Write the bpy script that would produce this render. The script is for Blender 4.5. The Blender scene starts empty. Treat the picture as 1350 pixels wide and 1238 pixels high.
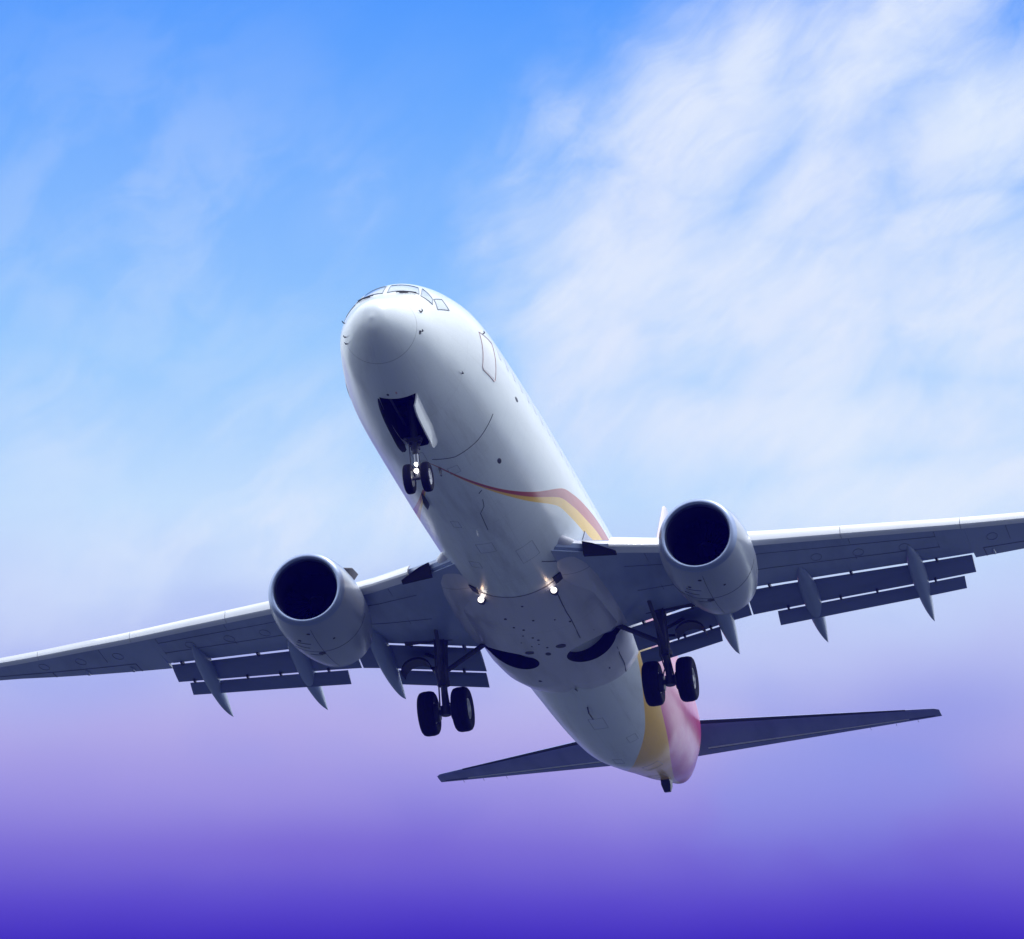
import bpy, math, random
from mathutils import Matrix, Vector
random.seed(7)
scene = bpy.context.scene
COL = scene.collection
RAD = math.radians

# ------------------------------------------------------------ camera, world, sun, exposure
ELEV = 16.0                       # the camera looks up by this many degrees from the ground
FPX = 8326.6                      # focal length in pixels of the 1350 px wide photograph
cam_data = bpy.data.cameras.new('camera'); cam_data.sensor_width = 36.0
cam_data.lens = 36.0 * FPX / 1350.0
cam_data.clip_start = 0.5; cam_data.clip_end = 20000
cam = bpy.data.objects.new('camera', cam_data); COL.objects.link(cam)
cam.location = (0, 0, 1.7); cam.rotation_euler = (RAD(90 + ELEV), 0, 0)
scene.camera = cam
scene.render.resolution_x = 1024; scene.render.resolution_y = 939
scene.view_settings.view_transform = 'Standard'; scene.view_settings.look = 'None'
scene.view_settings.exposure = 0.0; scene.view_settings.gamma = 1.0
scene.render.engine = 'CYCLES'

def srgb(r, g, b):
    f = lambda c: (c / 255 / 12.92) if c / 255 <= 0.04045 else ((c / 255 + 0.055) / 1.055) ** 2.4
    return (f(r), f(g), f(b), 1)

class NT:
    """small helper to write node trees as expressions"""
    def __init__(s, tree): s.t = tree; s.n = tree.nodes; s.l = tree.links
    def put(s, sock, v):
        if hasattr(v, 'is_output'): s.l.new(v, sock)
        elif isinstance(v, (int, float)) and sock.type in ('RGBA', 'VECTOR'):
            sock.default_value = (v, v, v, 1) if sock.type == 'RGBA' else (v, v, v)
        else: sock.default_value = v
    def m(s, op, a, b=0.0, c=0.0, clamp=False):
        n = s.n.new('ShaderNodeMath'); n.operation = op; n.use_clamp = clamp
        s.put(n.inputs[0], a); s.put(n.inputs[1], b); s.put(n.inputs[2], c)
        return n.outputs[0]
    def add(s, a, b): return s.m('ADD', a, b)
    def sub(s, a, b): return s.m('SUBTRACT', a, b)
    def mul(s, a, b): return s.m('MULTIPLY', a, b)
    def div(s, a, b): return s.m('DIVIDE', a, b)
    def step(s, x, lo, hi, a=0.0, b=1.0, smooth=True):
        n = s.n.new('ShaderNodeMapRange'); n.clamp = True
        n.interpolation_type = 'SMOOTHSTEP' if smooth else 'LINEAR'
        s.put(n.inputs['Value'], x); s.put(n.inputs['From Min'], lo); s.put(n.inputs['From Max'], hi)
        s.put(n.inputs['To Min'], a); s.put(n.inputs['To Max'], b)
        return n.outputs[0]
    def mix(s, f, a, b, mode='MIX'):
        n = s.n.new('ShaderNodeMix'); n.data_type = 'RGBA'; n.blend_type = mode; n.clamp_factor = True
        s.put(n.inputs[0], f); s.put(n.inputs[6], a); s.put(n.inputs[7], b)
        return n.outputs[2]
    def xyz(s, v):
        n = s.n.new('ShaderNodeSeparateXYZ'); s.l.new(v, n.inputs[0]); return n.outputs
    def comb(s, x, y, z):
        n = s.n.new('ShaderNodeCombineXYZ')
        for i, q in enumerate((x, y, z)): s.put(n.inputs[i], q)
        return n.outputs[0]
    def noise(s, vec, scale, detail=4, rough=0.5, dist=0.0, lac=2.0):
        n = s.n.new('ShaderNodeTexNoise')
        if vec is not None: s.l.new(vec, n.inputs['Vector'])
        n.inputs['Scale'].default_value = scale; n.inputs['Detail'].default_value = detail
        n.inputs['Roughness'].default_value = rough; n.inputs['Distortion'].default_value = dist
        n.inputs['Lacunarity'].default_value = lac
        return n.outputs[0]
    def ramp(s, f, stops):
        n = s.n.new('ShaderNodeValToRGB'); s.l.new(f, n.inputs[0])
        e = n.color_ramp.elements
        while len(e) > 1: e.remove(e[-1])
        e[0].position = stops[0][0]; e[0].color = stops[0][1]
        for p, c in stops[1:]:
            q = e.new(p); q.color = c
        return n.outputs[0]

def build_world():
    w = bpy.data.worlds.new('World'); scene.world = w; w.use_nodes = True
    t = w.node_tree; t.nodes.clear(); k = NT(t)
    tc = k.n.new('ShaderNodeTexCoord')
    d = k.xyz(tc.outputs['Generated'])
    A = k.mul(k.m('ARCTAN2', d[0], d[1]), 57.2958)        # azimuth from north, degrees
    Ecl = k.mul(k.m('ARCSINE', d[2]), 57.2958)            # elevation, degrees
    # the colour of the clear sky against elevation
    def pos(v): return (ELEV + (619 - v) / 145.3) / 24.0
    lowc = srgb(62, 42, 184)
    wob = k.noise(k.comb(A, Ecl, 0.0), 0.22, 2)
    Ew = k.add(Ecl, k.mul(k.sub(wob, 0.5), 0.55))
    ea = k.div(Ew, 24.0)
    base = k.ramp(ea, [(0.0, srgb(150, 155, 200)), (pos(1900), srgb(120, 120, 205)), (pos(1330), srgb(54, 36, 176)), (pos(1238), srgb(68, 48, 188)), (pos(1190), srgb(92, 74, 201)), (pos(1115), srgb(122, 109, 212)),
                       (pos(1035), srgb(156, 150, 225)), (pos(965), srgb(182, 178, 233)), (pos(890), srgb(192, 200, 243)), (pos(775), srgb(200, 220, 252)), (pos(670), srgb(196, 226, 255)), (pos(570), srgb(172, 213, 255)),
                       (pos(460), srgb(150, 203, 255)), (pos(300), srgb(128, 186, 255)), (pos(130), srgb(104, 170, 255)), (pos(-20), srgb(82, 156, 255)), (1.0, srgb(110, 172, 255))])
    # pink and blue patches in the lower band
    hue = k.noise(k.comb(A, k.mul(Ecl, 1.7), 3.1), 0.30, 3)
    low_band = k.mul(k.step(Ecl, 11.9, 13.2), k.step(Ecl, 16.2, 14.4))
    base = k.mix(k.mul(k.mul(k.step(hue, 0.47, 0.62), low_band), 0.16), base, srgb(180, 162, 228))
    base = k.mix(k.mul(k.mul(k.step(hue, 0.5, 0.36), low_band), 0.3), base, srgb(138, 160, 236))
    def blob(u, v, ru, rv, rot=0.0):
        a0 = (u - 675) / 145.3; e0 = ELEV + (619 - v) / 145.3
        dx = k.sub(A, a0); dy = k.sub(Ecl, e0)
        c, s_ = math.cos(RAD(rot)), math.sin(RAD(rot))
        X = k.div(k.add(k.mul(dx, c), k.mul(dy, s_)), ru / 145.3)
        Y = k.div(k.sub(k.mul(dy, c), k.mul(dx, s_)), rv / 145.3)
        r2 = k.add(k.mul(X, X), k.mul(Y, Y))
        return k.m('EXPONENT', k.mul(r2, -1.0))
    # warm/pinkish patch left of centre and blue ones at right, low down
    base = k.mix(k.mul(blob(330, 980, 260, 90, 10), 0.3), base, srgb(174, 156, 226))
    base = k.mix(k.mul(blob(1240, 950, 190, 70, 8), 0.5), base, srgb(124, 142, 228))
    base = k.mix(k.mul(blob(120, 900, 200, 45, 12), 0.45), base, srgb(150, 166, 238))
    base = k.mix(k.mul(blob(600, 930, 330, 60, 0), 0.2), base, srgb(190, 178, 232))
    base = k.mix(k.mul(blob(380, 1120, 260, 40, 0), 0.3), base, srgb(118, 92, 206))
    # thin clouds
    rot = RAD(38)
    cu = k.add(k.mul(A, math.cos(rot)), k.mul(Ecl, math.sin(rot)))
    cv = k.sub(k.mul(Ecl, math.cos(rot)), k.mul(A, math.sin(rot)))
    warp = k.noise(k.comb(A, Ecl, 7.7), 0.55, 3)
    warp2 = k.noise(k.comb(Ecl, A, 2.2), 0.55, 3)
    vec = k.comb(k.add(k.mul(cu, 0.5), k.mul(warp, 1.6)), k.add(k.mul(cv, 1.3), k.mul(warp2, 1.8)), 0.0)
    streak = k.noise(vec, 1.15, 9, 0.6)
    soft = k.noise(k.comb(A, Ecl, 11.3), 0.8, 6, 0.5)
    wisp = k.add(k.mul(streak, 0.62), k.mul(soft, 0.38))
    B = blob(820, 330, 120, 210, -28)
    for b in ((980, 190, 260, 90, 32), (1110, 250, 180, 130, 30), (800, 440, 130, 130, 0), (960, 400, 200, 170, 0), (1190, 40, 300, 85, 25),
              (1060, 560, 300, 90, 0), (1280, 640, 330, 75, 6), (1290, 290, 160, 50, 12), (1000, 90, 130, 80, 50), (850, 340, 200, 230, -20), (760, 420, 100, 160, -10), (900, 160, 190, 110, 50), (1060, 430, 250, 200, 10), (900, 560, 200, 90, 0), (1120, 130, 170, 110, 35), (1320, 190, 230, 130, 15), (1320, 400, 230, 160, 5), (1250, 560, 250, 90, 0)):
        B = k.m('MAXIMUM', B, blob(*b))
    B2 = blob(420, 690, 330, 70, 8)
    B2 = k.m('MAXIMUM', B2, k.mul(blob(200, 760, 330, 90, 8), 0.35))
    B2 = k.m('MAXIMUM', B2, k.mul(blob(330, 610, 200, 90, 30), 0.7))
    B2 = k.m('MAXIMUM', B2, k.mul(blob(60, 560, 150, 110, 0), 0.5))
    B2 = k.m('MAXIMUM', B2, k.mul(blob(180, 330, 300, 260, 0), 0.35))
    B2 = k.m('MAXIMUM', B2, k.mul(blob(420, 280, 100, 60, 40), 0.45))
    dens = k.step(k.add(k.mul(B, 0.78), k.mul(k.sub(wisp, 0.5), 1.6)), -0.08, 0.92)
    dens = k.mul(dens, k.step(B, 0.0, 0.35))
    fine = k.noise(k.comb(k.add(k.mul(cu, 0.9), k.mul(warp, 1.2)), k.add(k.mul(cv, 2.6), k.mul(warp2, 1.4)), 5.0), 1.5, 8, 0.62)
    dens = k.mul(dens, k.step(fine, 0.30, 0.60, 0.86, 1.03))
    dens2 = k.mul(B2, k.step(wisp, 0.40, 0.60, 0.18, 0.9))
    far = k.mul(k.step(k.m('ABSOLUTE', A), 5.0, 14.0), k.step(wisp, 0.42, 0.62, 0.0, 0.8))
    dens = k.m('MAXIMUM', k.m('MAXIMUM', dens, dens2), k.mul(far, k.step(Ecl, 13.0, 17.0)))
    ccol = k.mix(k.noise(k.comb(A, Ecl, 21.0), 0.5, 2), srgb(226, 234, 255), srgb(230, 243, 255))
    sky = k.mix(k.mul(dens, 0.93), base, ccol)
    # away from this quarter of the horizon the sky is plain bright haze and thin cloud
    side = k.step(k.m('ABSOLUTE', A), 8.0, 22.0)
    hi = k.step(Ecl, 23.0, 50.0)
    pale = k.mix(k.step(Ecl, 0.0, 40.0), SIDE, k.mix(k.step(wisp, .4, .6), HIGH, (HIGH[0]*1.15, HIGH[1]*1.12, HIGH[2]*1.05, 1)))
    sky = k.mix(k.m('MAXIMUM', side, hi), sky, pale)
    # the sky on the camera's own side is duller low down
    dull = k.mul(k.step(d[1], -0.25, -0.8), k.step(Ecl, 50.0, 18.0))
    sky = k.mix(k.mul(dull, 0.75), sky, (0.10, 0.12, 0.15, 1))
    # the ground half
    # the ground tone is raised behind the camera, added to darken the nose tip
    back = k.step(d[1], -0.45, -0.9)
    sky = k.mix(k.step(k.sub(Ecl, k.mul(back, 8.0)), 3.0, -2.0), sky, LOW)
    bg = k.n.new('ShaderNodeBackground'); k.l.new(sky, bg.inputs[0]); bg.inputs[1].default_value = 1.0
    out = k.n.new('ShaderNodeOutputWorld'); k.l.new(bg.outputs[0], out.inputs[0])

SIDE = (0.92, 1.06, 1.20, 1)
HIGH = (1.35, 1.50, 1.75, 1)
LOW = (0.078, 0.100, 0.142, 1)
build_world()

sun_data = bpy.data.lights.new('sun', 'SUN'); sun_data.energy = 2.0; sun_data.angle = RAD(6)
sun_data.color = (1.0, 0.96, 0.9)
sun = bpy.data.objects.new('sun', sun_data); COL.objects.link(sun)
sd = Vector((0.45, 0.25, 1.25)).normalized()            # towards the sun: high, right, a little behind the camera
sun.rotation_euler = sd.to_track_quat('Z', 'Y').to_euler()

# ------------------------------------------------------------ the aircraft's own frame
# x runs aft from the nose, y to starboard, z up, metres.  The camera pose was solved from measured points.
PR = ((0.21024085, -0.97540561, -0.06620185), (0.34648019, 0.13765873, -0.92790169), (0.91419378, 0.17214522, 0.36690021))
PT = (-0.0134111, 1.23126445, 154.22172901)
def plane_matrix():
    R = Matrix(PR).to_4x4()
    T = Matrix.Translation(PT) @ R @ Matrix.Translation((-15, 0, 0))
    e = RAD(ELEV)
    V = Matrix(((1, 0, 0, 0), (0, math.sin(e), math.cos(e), 0), (0, -math.cos(e), math.sin(e), 1.7), (0, 0, 0, 1)))
    return V @ T
root = bpy.data.objects.new('airliner', None); COL.objects.link(root)
root.matrix_world = plane_matrix()
root['label'] = 'white twin-engine passenger jet with red and yellow stripe, wheels down, flying overhead'
root['category'] = 'airplane'

# ------------------------------------------------------------ materials
MATS = {}
def bsdf_mat(name, col, rough=0.4, metal=0.0, coat=0.0, coat_rough=0.08, dirt=0.0, dirt_scale=1.2, emit=None, es=0.0, bump=0.0, spec=0.5, stretch=(0.25, 1, 1)):
    m = bpy.data.materials.new(name); m.use_nodes = True
    t = m.node_tree; k = NT(t); b = t.nodes['Principled BSDF']
    b.inputs['Roughness'].default_value = rough; b.inputs['Metallic'].default_value = metal
    b.inputs['Coat Weight'].default_value = coat; b.inputs['Coat Roughness'].default_value = coat_rough
    b.inputs['Specular IOR Level'].default_value = spec
    c = tuple(col) + ((1,) if len(col) == 3 else ())
    b.inputs['Base Color'].default_value = c
    if dirt > 0 or bump > 0:
        tc = k.n.new('ShaderNodeTexCoord')
        mp = k.n.new('ShaderNodeMapping'); k.l.new(tc.outputs['Object'], mp.inputs[0]); mp.inputs['Scale'].default_value = stretch
        n = k.noise(mp.outputs[0], dirt_scale, 7, 0.6)
        if dirt > 0:
            k.l.new(k.mix(k.mul(k.step(n, 0.42, 0.75), dirt), c, (c[0] * .35, c[1] * .35, c[2] * .36, 1)), b.inputs['Base Color'])
            k.l.new(k.step(n, 0.3, 0.7, rough, min(1, rough + 0.15)), b.inputs['Roughness'])
        if bump > 0:
            bn = k.n.new('ShaderNodeBump'); bn.inputs['Strength'].default_value = bump; bn.inputs['Distance'].default_value = 0.02
            k.l.new(n, bn.inputs['Height']); k.l.new(bn.outputs[0], b.inputs['Normal'])
    if emit:
        b.inputs['Emission Color'].default_value = tuple(emit) + (1,); b.inputs['Emission Strength'].default_value = es
    MATS[name] = m; return m

bsdf_mat('panel_line', (0.30, 0.31, 0.34), 0.6)
bsdf_mat('wing_joint', (0.16, 0.17, 0.22), 0.6)
bsdf_mat('fin_paint', (0.72, 0.60, 0.68), 0.3, coat=0.5)
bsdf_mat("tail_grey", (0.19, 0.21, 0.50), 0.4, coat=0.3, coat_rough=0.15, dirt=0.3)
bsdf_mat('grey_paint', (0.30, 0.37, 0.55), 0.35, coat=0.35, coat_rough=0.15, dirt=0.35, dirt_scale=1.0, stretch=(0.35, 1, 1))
bsdf_mat('slat_paint', (0.84, 0.85, 0.89), 0.3, coat=0.4, dirt=0.10)
bsdf_mat('cockpit_trim', (0.22, 0.25, 0.29), 0.4)
bsdf_mat('landing_glow', (1, 1, 1), 0.4, emit=(1.0, 0.93, 0.85), es=3.0)
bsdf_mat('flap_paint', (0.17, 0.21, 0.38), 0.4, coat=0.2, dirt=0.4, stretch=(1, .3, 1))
bsdf_mat('cove_dark', (0.03, 0.033, 0.06), 0.6)
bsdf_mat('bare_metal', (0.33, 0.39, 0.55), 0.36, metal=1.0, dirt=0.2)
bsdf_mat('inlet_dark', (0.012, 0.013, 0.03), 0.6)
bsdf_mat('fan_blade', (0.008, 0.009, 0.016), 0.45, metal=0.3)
bsdf_mat('nozzle_metal', (0.2, 0.19, 0.2), 0.4, metal=0.9, dirt=0.5)
bsdf_mat('tyre_rubber', (0.010, 0.010, 0.022), 0.85, spec=0.2, bump=0.3, dirt_scale=12)
bsdf_mat('rim_paint', (0.5, 0.5, 0.54), 0.35, metal=0.3, dirt=0.4, dirt_scale=6)
bsdf_mat('gear_metal', (0.07, 0.072, 0.10), 0.45, metal=0.2, dirt=0.5, dirt_scale=5)
bsdf_mat('gear_chrome', (0.30, 0.31, 0.36), 0.3, metal=1.0)
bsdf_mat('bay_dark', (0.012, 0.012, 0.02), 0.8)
bsdf_mat('black_part', (0.02, 0.02, 0.028), 0.4)
bsdf_mat('seal_dark', (0.06, 0.065, 0.08), 0.6)
bsdf_mat('glass_dark', (0.25, 0.32, 0.38), 0.06, coat=1.0, spec=0.8)
bsdf_mat('window_frame', (0.10, 0.12, 0.15), 0.4)
bsdf_mat('cabin_window', (0.6, 0.64, 0.68), 0.4)
bsdf_mat('door_white', (0.8, 0.81, 0.83), 0.3, coat=0.6, dirt=0.1)
bsdf_mat('red_trim', (0.60, 0.38, 0.37), 0.5)
bsdf_mat('lamp_glow', (1, 1, 1), 0.4, emit=(1.0, 0.95, 0.86), es=5.0)
bsdf_mat('red_paint', (0.55, 0.08, 0.14), 0.3, coat=0.6)

def paint(name, livery=False, lines=(), theta=False, base=(0.75, 0.80, 0.83), dirt=0.4, rough=0.3, coat=0.6):
    """glossy aircraft paint; lines = x positions of skin joints, livery read from the stripe attributes"""
    m = bpy.data.materials.new(name); m.use_nodes = True
    t = m.node_tree; k = NT(t); b = t.nodes['Principled BSDF']
    tc = k.n.new('ShaderNodeTexCoord'); P = tc.outputs['Object']; o = k.xyz(P)
    col = base + (1,)
    mp = k.n.new('ShaderNodeMapping'); k.l.new(P, mp.inputs[0]); mp.inputs['Scale'].default_value = (0.22, 1.6, 1.6)
    n = k.noise(mp.outputs[0], 1.1, 8, 0.62)
    n2 = k.noise(P, 0.9, 4, 0.5)
    down = k.step(o[2], -0.6, -1.9)                       # grime collects on the belly skin
    dirtf = k.mul(k.mul(k.step(n, 0.44, 0.74), k.add(0.25, k.mul(down, 0.75))), dirt)
    c = k.mix(dirtf, col, (0.24, 0.23, 0.22, 1))
    c = k.mix(k.mul(k.step(n2, 0.35, 0.7), 0.06), c, (0.45, 0.48, 0.52, 1))
    if livery:
        def attr(nm):
            a = k.n.new('ShaderNodeAttribute'); a.attribute_name = nm; return a.outputs['Fac']
        u = attr('stripe_u'); rt = attr('stripe_red'); yt = attr('stripe_yellow')
        below = k.m('MAXIMUM', k.mul(k.step(u, -0.006, 0.008, smooth=False), k.step(k.sub(k.add(rt, yt), u), -0.008, 0.006, smooth=False)), k.step(attr('tail_yellow'), -0.014, 0.014, smooth=False))
        c = k.mix(below, c, (0.92, 0.53, 0.02, 1))
        c = k.mix(k.mul(k.step(u, -0.006, 0.008, smooth=False), k.step(k.sub(rt, u), -0.008, 0.006, smooth=False)), c, (0.42, 0.022, 0.018, 1))
        c = k.mix(k.step(attr('tail_red'), -0.010, 0.010, smooth=False), c, (0.66, 0.025, 0.24, 1))
    ln = None
    for x, wdt, s in lines:
        q = k.mul(k.step(k.m('ABSOLUTE', k.sub(o[0], x)), wdt, wdt * 0.4), s)
        ln = q if ln is None else k.m('MAXIMUM', ln, q)
    if theta:                                             # lengthwise lap joints
        ang = k.mul(k.m('ARCTAN2', o[1], k.sub(0.1, o[2])), 57.2958)
        fr = k.m('ABSOLUTE', k.sub(k.m('FRACT', k.div(k.add(ang, 190), 26.0)), 0.5))
        q = k.mul(k.step(fr, 0.0045, 0.002), 0.24)
        ln = k.m('MAXIMUM', ln, q)
    if ln is not None: c = k.mix(ln, c, (0.10, 0.10, 0.12, 1))
    k.l.new(c, b.inputs['Base Color'])
    k.l.new(k.step(n, 0.35, 0.75, rough, rough + 0.14), b.inputs['Roughness'])
    b.inputs['Coat Weight'].default_value = coat; b.inputs['Coat Roughness'].default_value = 0.2
    bn = k.n.new('ShaderNodeBump'); bn.inputs['Strength'].default_value = 0.15; bn.inputs['Distance'].default_value = 0.03
    k.l.new(k.noise(P, 1.6, 2, 0.5), bn.inputs['Height']); k.l.new(bn.outputs[0], b.inputs['Normal'])
    MATS[name] = m; return m
frames = [(1.0 + 0.0, 0.012, 0.3)] + [(x * 1.0, 0.008, 0.2) for x in (3.4, 6.5, 7.4, 8.3, 9.2, 10.1, 11.0, 11.9, 12.8, 13.9, 25.0, 27.0, 29.0, 31.0, 33.0, 35.0)]
paint('fuselage_paint', True, [(0.93, 0.013, 0.45)] + frames[1:], True)
paint('fairing_paint', False, [(15.0, 0.016, 0.8), (17.2, 0.010, 0.35), (22.0, 0.01, 0.35)], False, dirt=0.3, base=(0.58, 0.58, 0.66))
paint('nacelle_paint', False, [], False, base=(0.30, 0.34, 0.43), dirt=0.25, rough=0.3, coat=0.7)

# ------------------------------------------------------------ mesh helpers
def make(name, verts, faces, mats, parent=root, face_mat=None, smooth=True, angle=35, link=True):
    me = bpy.data.meshes.new(name); me.from_pydata([tuple(v) for v in verts], [], faces); me.update()
    for mm in (mats if isinstance(mats, (list, tuple)) else [mats]): me.materials.append(MATS[mm])
    if face_mat: me.polygons.foreach_set('material_index', face_mat)
    import bmesh
    bm = bmesh.new(); bm.from_mesh(me)
    bmesh.ops.remove_doubles(bm, verts=bm.verts, dist=1e-5)
    bmesh.ops.recalc_face_normals(bm, faces=bm.faces)
    bm.to_mesh(me); bm.free()
    if smooth:
        me.polygons.foreach_set('use_smooth', [True] * len(me.polygons))
        me.set_sharp_from_angle(angle=RAD(angle))
    ob = bpy.data.objects.new(name, me)
    if link: COL.objects.link(ob)
    if parent: ob.parent = parent
    return ob

class MB:
    """collects shapes that belong to ONE part"""
    def __init__(s): s.v = []; s.f = []; s.mi = []
    def addm(s, v, f, mi=0):
        b = len(s.v); s.v += [tuple(q) for q in v]
        s.f += [tuple(i + b for i in q) for q in f]; s.mi += [mi] * len(f); return s
    def loft(s, rings, closed=True, caps=True, mi=0, mirror=False):
        n = len(rings[0]); v = [p for r in rings for p in r]; f = []
        for i in range(len(rings) - 1):
            for j in range(n if closed else n - 1):
                a = i * n + j; b = i * n + (j + 1) % n
                f.append((a, b, b + n, a + n))
        if caps:
            f.append(tuple(range(n))[::-1]); f.append(tuple((len(rings) - 1) * n + j for j in range(n)))
        return s.addm(v, f, mi)
    def box(s, c, d, mi=0, rot=None, bev=0.0):
        pts = []
        for x in (-1, 1):
            for y in (-1, 1):
                for z in (-1, 1):
                    p = Vector((x * d[0] / 2, y * d[1] / 2, z * d[2] / 2))
                    if rot: p = rot @ p
                    pts.append(tuple(p + Vector(c)))
        return s.addm(pts, [(0, 1, 3, 2), (4, 6, 7, 5), (0, 4, 5, 1), (2, 3, 7, 6), (0, 2, 6, 4), (1, 5, 7, 3)], mi)
    def tube(s, pts, r, n=14, mi=0, caps=True):
        pts = [Vector(p) for p in pts]; R = r if isinstance(r, (list, tuple)) else [r] * len(pts)
        rings = []; u = None
        for i, p in enumerate(pts):
            d = (pts[min(i + 1, len(pts) - 1)] - pts[max(i - 1, 0)]).normalized()
            if u is None:
                u = d.orthogonal().normalized()
            u = (u - d * u.dot(d)).normalized(); w = d.cross(u)
            rings.append([p + (u * math.cos(a) + w * math.sin(a)) * R[i] for a in [2 * math.pi * j / n for j in range(n)]])
        return s.loft(rings, True, caps, mi)
    def lathe(s, prof, o, axis='x', n=48, mi=0, closed=False):
        """prof = [(along, radius)] ; axis x or y through o"""
        rings = []
        for a, r in prof:
            ring = []
            for j in range(n):
                t = 2 * math.pi * j / n; c, q = r * math.cos(t), r * math.sin(t)
                ring.append((o[0] + a, o[1] + c, o[2] + q) if axis == 'x' else (o[0] + c, o[1] + a, o[2] + q))
            rings.append(ring)
        if closed: rings.append(rings[0])
        return s.loft(rings, True, not closed, mi)
    def build(s, name, mats, parent=root, **k):
        return make(name, s.v, s.f, mats, parent, s.mi, **k)

def lerp(a, b, t): return a + (b - a) * t
def pw(tab, y):
    """piecewise linear table"""
    if y <= tab[0][0]: return tab[0][1]
    for (a, va), (b, vb) in zip(tab, tab[1:]):
        if y <= b: return lerp(va, vb, (y - a) / (b - a))
    return tab[-1][1]

# ------------------------------------------------------------ fuselage
FS = [(0,-.6,-.64,.02,-.62),(.06,-.38,-.83,.20,-.62),(.18,-.22,-.97,.35,-.62),(.4,-.04,-1.13,.535,-.6),(.7,.11,-1.28,.71,-.58),(1.0,.26,-1.40,.861,-.55),(1.5,.52,-1.56,1.05,-.47),(2.0,.90,-1.68,1.18,-.36),(2.5,1.18,-1.77,1.285,-.25),(3.0,1.38,-1.84,1.39,-.15),
(4.0,1.68,-1.93,1.571,0),(5.0,1.87,-1.98,1.70,.08),(6.0,1.94,-2.0,1.76,.1),(7.0,1.97,-2.0,1.79,.1),(9.0,2,-2,1.83,.1),(12,2,-2,1.87,.1),(18,2,-2,1.88,.1),(24,2,-2.0,1.86,.1),(25.5,2,-2.0,1.80,.12),(27,2,-1.96,1.76,.2),(29,2,-1.80,1.70,.35),(31,1.98,-1.36,1.54,.55),(33,1.93,-.84,1.34,.75),(35,1.82,-.34,1.06,.95),(36.5,1.62,.08,.71,1.02),(37.4,1.40,.32,.44,1.0),(38.0,1.12,.70,.17,.95)]
def fus(x):
    n = len(FS); xs = [r[0] for r in FS]
    if x <= 0: return FS[0][1:]
    if x >= xs[-1]: return FS[-1][1:]
    i = min(max(q for q in range(n) if xs[q] <= x), n - 2); h = xs[i + 1] - xs[i]; t = (x - xs[i]) / h; out = []
    for c in range(1, 5):
        def sl(q): return (FS[q + 1][c] - FS[q][c]) / (xs[q + 1] - xs[q]) if 0 <= q <= n - 2 else None
        def mm(q):
            a, b = sl(q - 1), sl(q)
            if a is None: return b
            if b is None: return a
            if a * b <= 0: return 0
            h0 = xs[q] - xs[q - 1]; h1 = xs[q + 1] - xs[q]; w1 = 2 * h1 + h0; w2 = h1 + 2 * h0
            return (w1 + w2) / (w1 / a + w2 / b)
        y0, y1 = FS[i][c], FS[i + 1][c]; m0, m1 = mm(i) * h, mm(i + 1) * h
        out.append((2*t**3-3*t*t+1)*y0 + (t**3-2*t*t+t)*m0 + (-2*t**3+3*t*t)*y1 + (t**3-t*t)*m1)
    return tuple(out)
def fpt(x, th, off=0.0):
    """point on the skin: th 0 = starboard, 90 = keel, 180 = port, 270 = crown"""
    top, bot, hw, zc = fus(x); a = RAD(th); s_ = math.sin(a)
    h = (zc - bot) if s_ > 0 else (top - zc)
    p = Vector((x, hw * math.cos(a), zc - h * s_))
    if off:
        n = Vector((0, math.cos(a) / hw, -s_ / h)).normalized()
        e = 0.02
        t2, b2, w2, c2 = fus(x + e); h2 = (c2 - b2) if s_ > 0 else (t2 - c2)
        dx = (Vector((x + e, w2 * math.cos(a), c2 - h2 * s_)) - p)
        ta = Vector((0, -hw * s_, -h * math.cos(a)))
        n2 = dx.cross(ta).normalized()
        if n2.dot(n) < 0: n2 = -n2
        p = p + n2 * off
    return p

RED_UP = [(5.4, 84), (5.94, 93), (7.3, 108), (8.7, 123), (10.19, 140), (12.18, 164), (13.4, 172), (14.71, 178), (16.66, 184), (18.5, 184), (20.5, 178), (22.5, 172), (24.5, 165), (26.5, 156)]
RED_TH = [(5.4, .0), (5.7, .02), (5.94, 0.035), (7.3, 0.06), (8.7, 0.08), (10.1, 0.12), (12.15, 0.21), (14.7, 0.29), (17, 0.32), (22, .5)]      # metres of skin
YEL_TH = [(5.9, 0.0), (7.3, 0.02), (8.7, 0.05), (10.1, 0.10), (12.15, 0.19), (14.7, 0.29), (17, 0.34), (22, .7)]
YB = [(19, 172), (21.5, 154), (22.78, 145), (24.17, 137), (26.75, 121), (28.95, 97), (31, 76), (34, 50)]     # lower limit of the yellow at the tail
RB = [(19, 190), (22.5, 168), (24.5, 155), (26.39, 143), (28.18, 135), (32.48, 115), (35.5, 100), (38, 90)]   # red above this
def smooth_tab(t, x):
    n = len(t)
    if x <= t[0][0]: return t[0][1]
    if x >= t[-1][0]: return t[-1][1]
    i = max(q for q in range(n) if t[q][0] <= x); i = min(i, n - 2)
    h = t[i + 1][0] - t[i][0]; u = (x - t[i][0]) / h
    def m(q):
        a, b = max(q - 1, 0), min(q + 1, n - 1); return (t[b][1] - t[a][1]) / (t[b][0] - t[a][0]) * h
    y0, y1, m0, m1 = t[i][1], t[i + 1][1], m(i), m(i + 1)
    return (2*u**3-3*u*u+1)*y0 + (u**3-2*u*u+u)*m0 + (-2*u**3+3*u*u)*y1 + (u**3-u*u)*m1
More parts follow.
